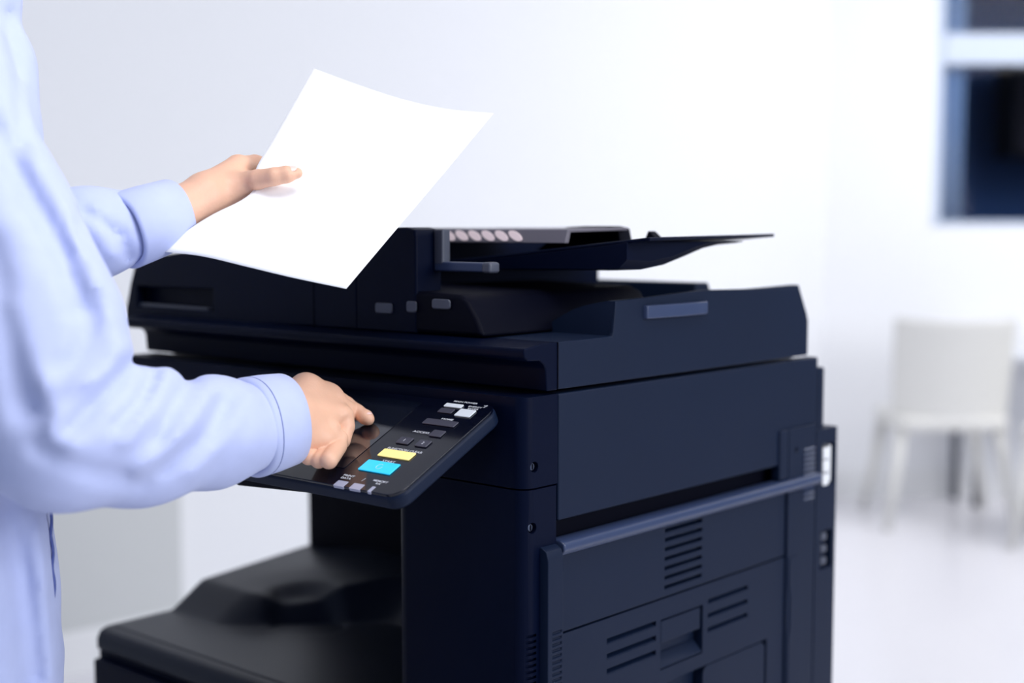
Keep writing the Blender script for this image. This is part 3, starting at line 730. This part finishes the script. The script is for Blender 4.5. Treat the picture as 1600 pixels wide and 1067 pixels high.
# soft cloth waviness
X_, Y_, Z_ = G
wv = np.sin(38 * X_ + 25 * Z_ + 3 * np.sin(14 * Y_)) * np.sin(30 * Y_ - 34 * Z_ + 2 * np.sin(11 * X_)) + .6 * np.sin(60 * (X_ * .5 + Y_ * .4 - Z_) + 2.5 * np.sin(20 * (Y_ + Z_)))
SV = SV + .0016 * wv
SV = np.maximum(SV, .80 - Z_)                                   # hem
SV = np.maximum(SV, -cone(G, tp(0, .0, 1.47), tp(0, .0, 1.6), .06, .06))
def cap(c, n):                                                   # cut the sleeve end
    return (X_ - c[0]) * n[0] + (Y_ - c[1]) * n[1] + (Z_ - c[2]) * n[2]
def unit(v): return v / np.linalg.norm(v)
nR = unit(slR[-1][0] - slR[-2][0]); nL = unit(slL[-1][0] - slL[-2][0])
near = np.linalg.norm
SV = np.where(cone(G, slR[-1][0], slR[-1][0] + nR * .1, .09, .09) < 0, np.maximum(SV, cap(slR[-1][0], nR)), SV)
SV = np.where(cone(G, slL[-1][0], slL[-1][0] + nL * .1, .08, .08) < 0, np.maximum(SV, cap(slL[-1][0], nL)), SV)
q = surface_net(SV, lo, h); me = np_mesh('shirt', q[0], q[1], person)
shirt = link('shirt', me, M['shirt'], person, smooth=True)
sm = shirt.modifiers.new('s', 'SMOOTH'); sm.factor = .5; sm.iterations = 3
# cuffs: hollow rings lofted along the wrist
def cuff(rings, name, mt, parent, nseg=56, thick=.0016):
    mb = MB(); rows = []
    for (c, ax, ru, rv, uv) in rings:
        c = Vector(c); ax = Vector(ax).normalized(); u = Vector(uv); u = (u - ax * u.dot(ax)).normalized(); v = ax.cross(u)
        rows.append([mb.bm.verts.new(c + u * (math.cos(2 * math.pi * k / nseg) * ru) + v * (math.sin(2 * math.pi * k / nseg) * rv) + ax * .0012 * math.sin(6 * math.pi * k / nseg)) for k in range(nseg)])
    for a, b in zip(rows, rows[1:]):
        for k in range(nseg): mb.bm.faces.new((a[k], a[(k + 1) % nseg], b[(k + 1) % nseg], b[k]))
    o = mb.build(name, mt, parent, smooth=True)
    s = o.modifiers.new('s', 'SOLIDIFY'); s.thickness = thick * 2; s.offset = 0
    return o
aR = Vector(nR) ; aL = Vector(nL)
cR0 = P(392, 668, 1.455); cR1 = P(443, 656, 1.487)
axR = (cR1 - cR0).normalized()
cR = cuff([(cR0 - axR * .006, axR, .047, .047, UP), (cR0, axR, .0525, .049, UP), (cR0.lerp(cR1, .5), axR, .0515, .048, UP), (cR1, axR, .0495, .046, UP), (cR1 + axR * .001, axR, .0475, .044, UP)], 'cuff', M['shirt'], shirt)
cL0 = P(194, 361, 1.439); cL1 = P(270, 334, 1.487); axL = (cL1 - cL0).normalized()
cL = cuff([(cL0 - axL * .004, axL, .035, .035, UP), (cL0, axL, .0395, .038, UP), (cL0.lerp(cL1, .5), axL, .0385, .036, UP), (cL1, axL, .0365, .035, UP), (cL1 + axL * .001, axL, .0345, .033, UP)], 'cuff', M['shirt'], shirt)
cuff([(cR0 + axR * .004, axR, .0535, .0500, UP), (cR0 + axR * .0052, axR, .0535, .0500, UP)], 'cuff_seam', M['thread'], shirt, thick=.0004)
cuff([(cL0 + axL * .004, axL, .0403, .0378, UP), (cL0 + axL * .0050, axL, .0403, .0378, UP)], 'cuff_seam', M['thread'], shirt, thick=.0003)

sm_ = MB(); seam = [P(79 + 6 * k / 40 + 1.3 * math.sin(k * .42), 798 + 136 * k / 40, 1.424 + .010 * k / 40) for k in range(41)]
sm_.tube(seam, .0017, 10); sm_.build('side_hem_stitching', M['thread'], shirt, smooth=True)
# ------------------------------------------------------------------ the sheet of paper
def curve(ts, pts):
    ts = np.array(ts); pts = np.array(pts, float)
    def f(t):
        # Catmull-Rom through the points
        i = int(np.clip(np.searchsorted(ts, t) - 1, 0, len(ts) - 2)); u = (t - ts[i]) / (ts[i + 1] - ts[i])
        p0 = pts[max(i - 1, 0)]; p1 = pts[i]; p2 = pts[i + 1]; p3 = pts[min(i + 2, len(pts) - 1)]
        h_ = ts[i + 1] - ts[i]
        m1 = (p2 - p0) / (ts[i + 1] - ts[max(i - 1, 0)]) * h_; m2 = (p3 - p1) / (ts[min(i + 2, len(ts) - 1)] - ts[i]) * h_
        return (2 * u**3 - 3 * u**2 + 1) * p1 + (u**3 - 2 * u**2 + u) * m1 + (-2 * u**3 + 3 * u**2) * p2 + (u**3 - u**2) * m2
    return f
def W3(l): return [tuple(P(*q)) for q in l]
left = curve([0, .1, .22, .33, .42, .5, .65, .82, 1], W3([(254, 393, 1.450), (290, 362, 1.460), (332, 335, 1.476), (378, 312, 1.492), (398, 293, 1.508), (399, 266, 1.522), (424, 222, 1.545), (458, 163, 1.572), (490, 107, 1.600)]))
right = curve([0, .3, .65, 1], W3([(541, 451, 1.450), (606, 374, 1.495), (690, 275, 1.545), (771, 177, 1.600)]))
bot = curve([0, .2, .45, .7, 1], W3([(254, 393, 1.450), (315, 400, 1.447), (388, 417, 1.446), (455, 433, 1.447), (541, 451, 1.450)]))
topc = curve([0, .25, .5, .75, 1], W3([(490, 107, 1.600), (555, 131, 1.607), (625, 154, 1.610), (697, 170, 1.607), (771, 177, 1.600)]))
N = 40; mb = MB(); g = []
c00, c10, c01, c11 = bot(0), bot(1), topc(0), topc(1)
for j in range(N + 1):
    v = j / N; r = []
    for i in range(N + 1):
        u = i / N
        p_ = (1 - v) * bot(u) + v * topc(u) + (1 - u) * left(v) + u * right(v) - ((1 - u) * (1 - v) * c00 + u * (1 - v) * c10 + (1 - u) * v * c01 + u * v * c11)
        r.append(mb.bm.verts.new(p_))
    g.append(r)
for a, b in zip(g, g[1:]):
    for i in range(N): mb.bm.faces.new((a[i], a[i + 1], b[i + 1], b[i]))
pp = mb.build('paper_sheet', M['paper'], smooth=True); s = pp.modifiers.new('s', 'SOLIDIFY'); s.thickness = .0003
pp['label'] = 'blank white sheet of paper held up in the left hand above the copier'; pp['category'] = 'paper'
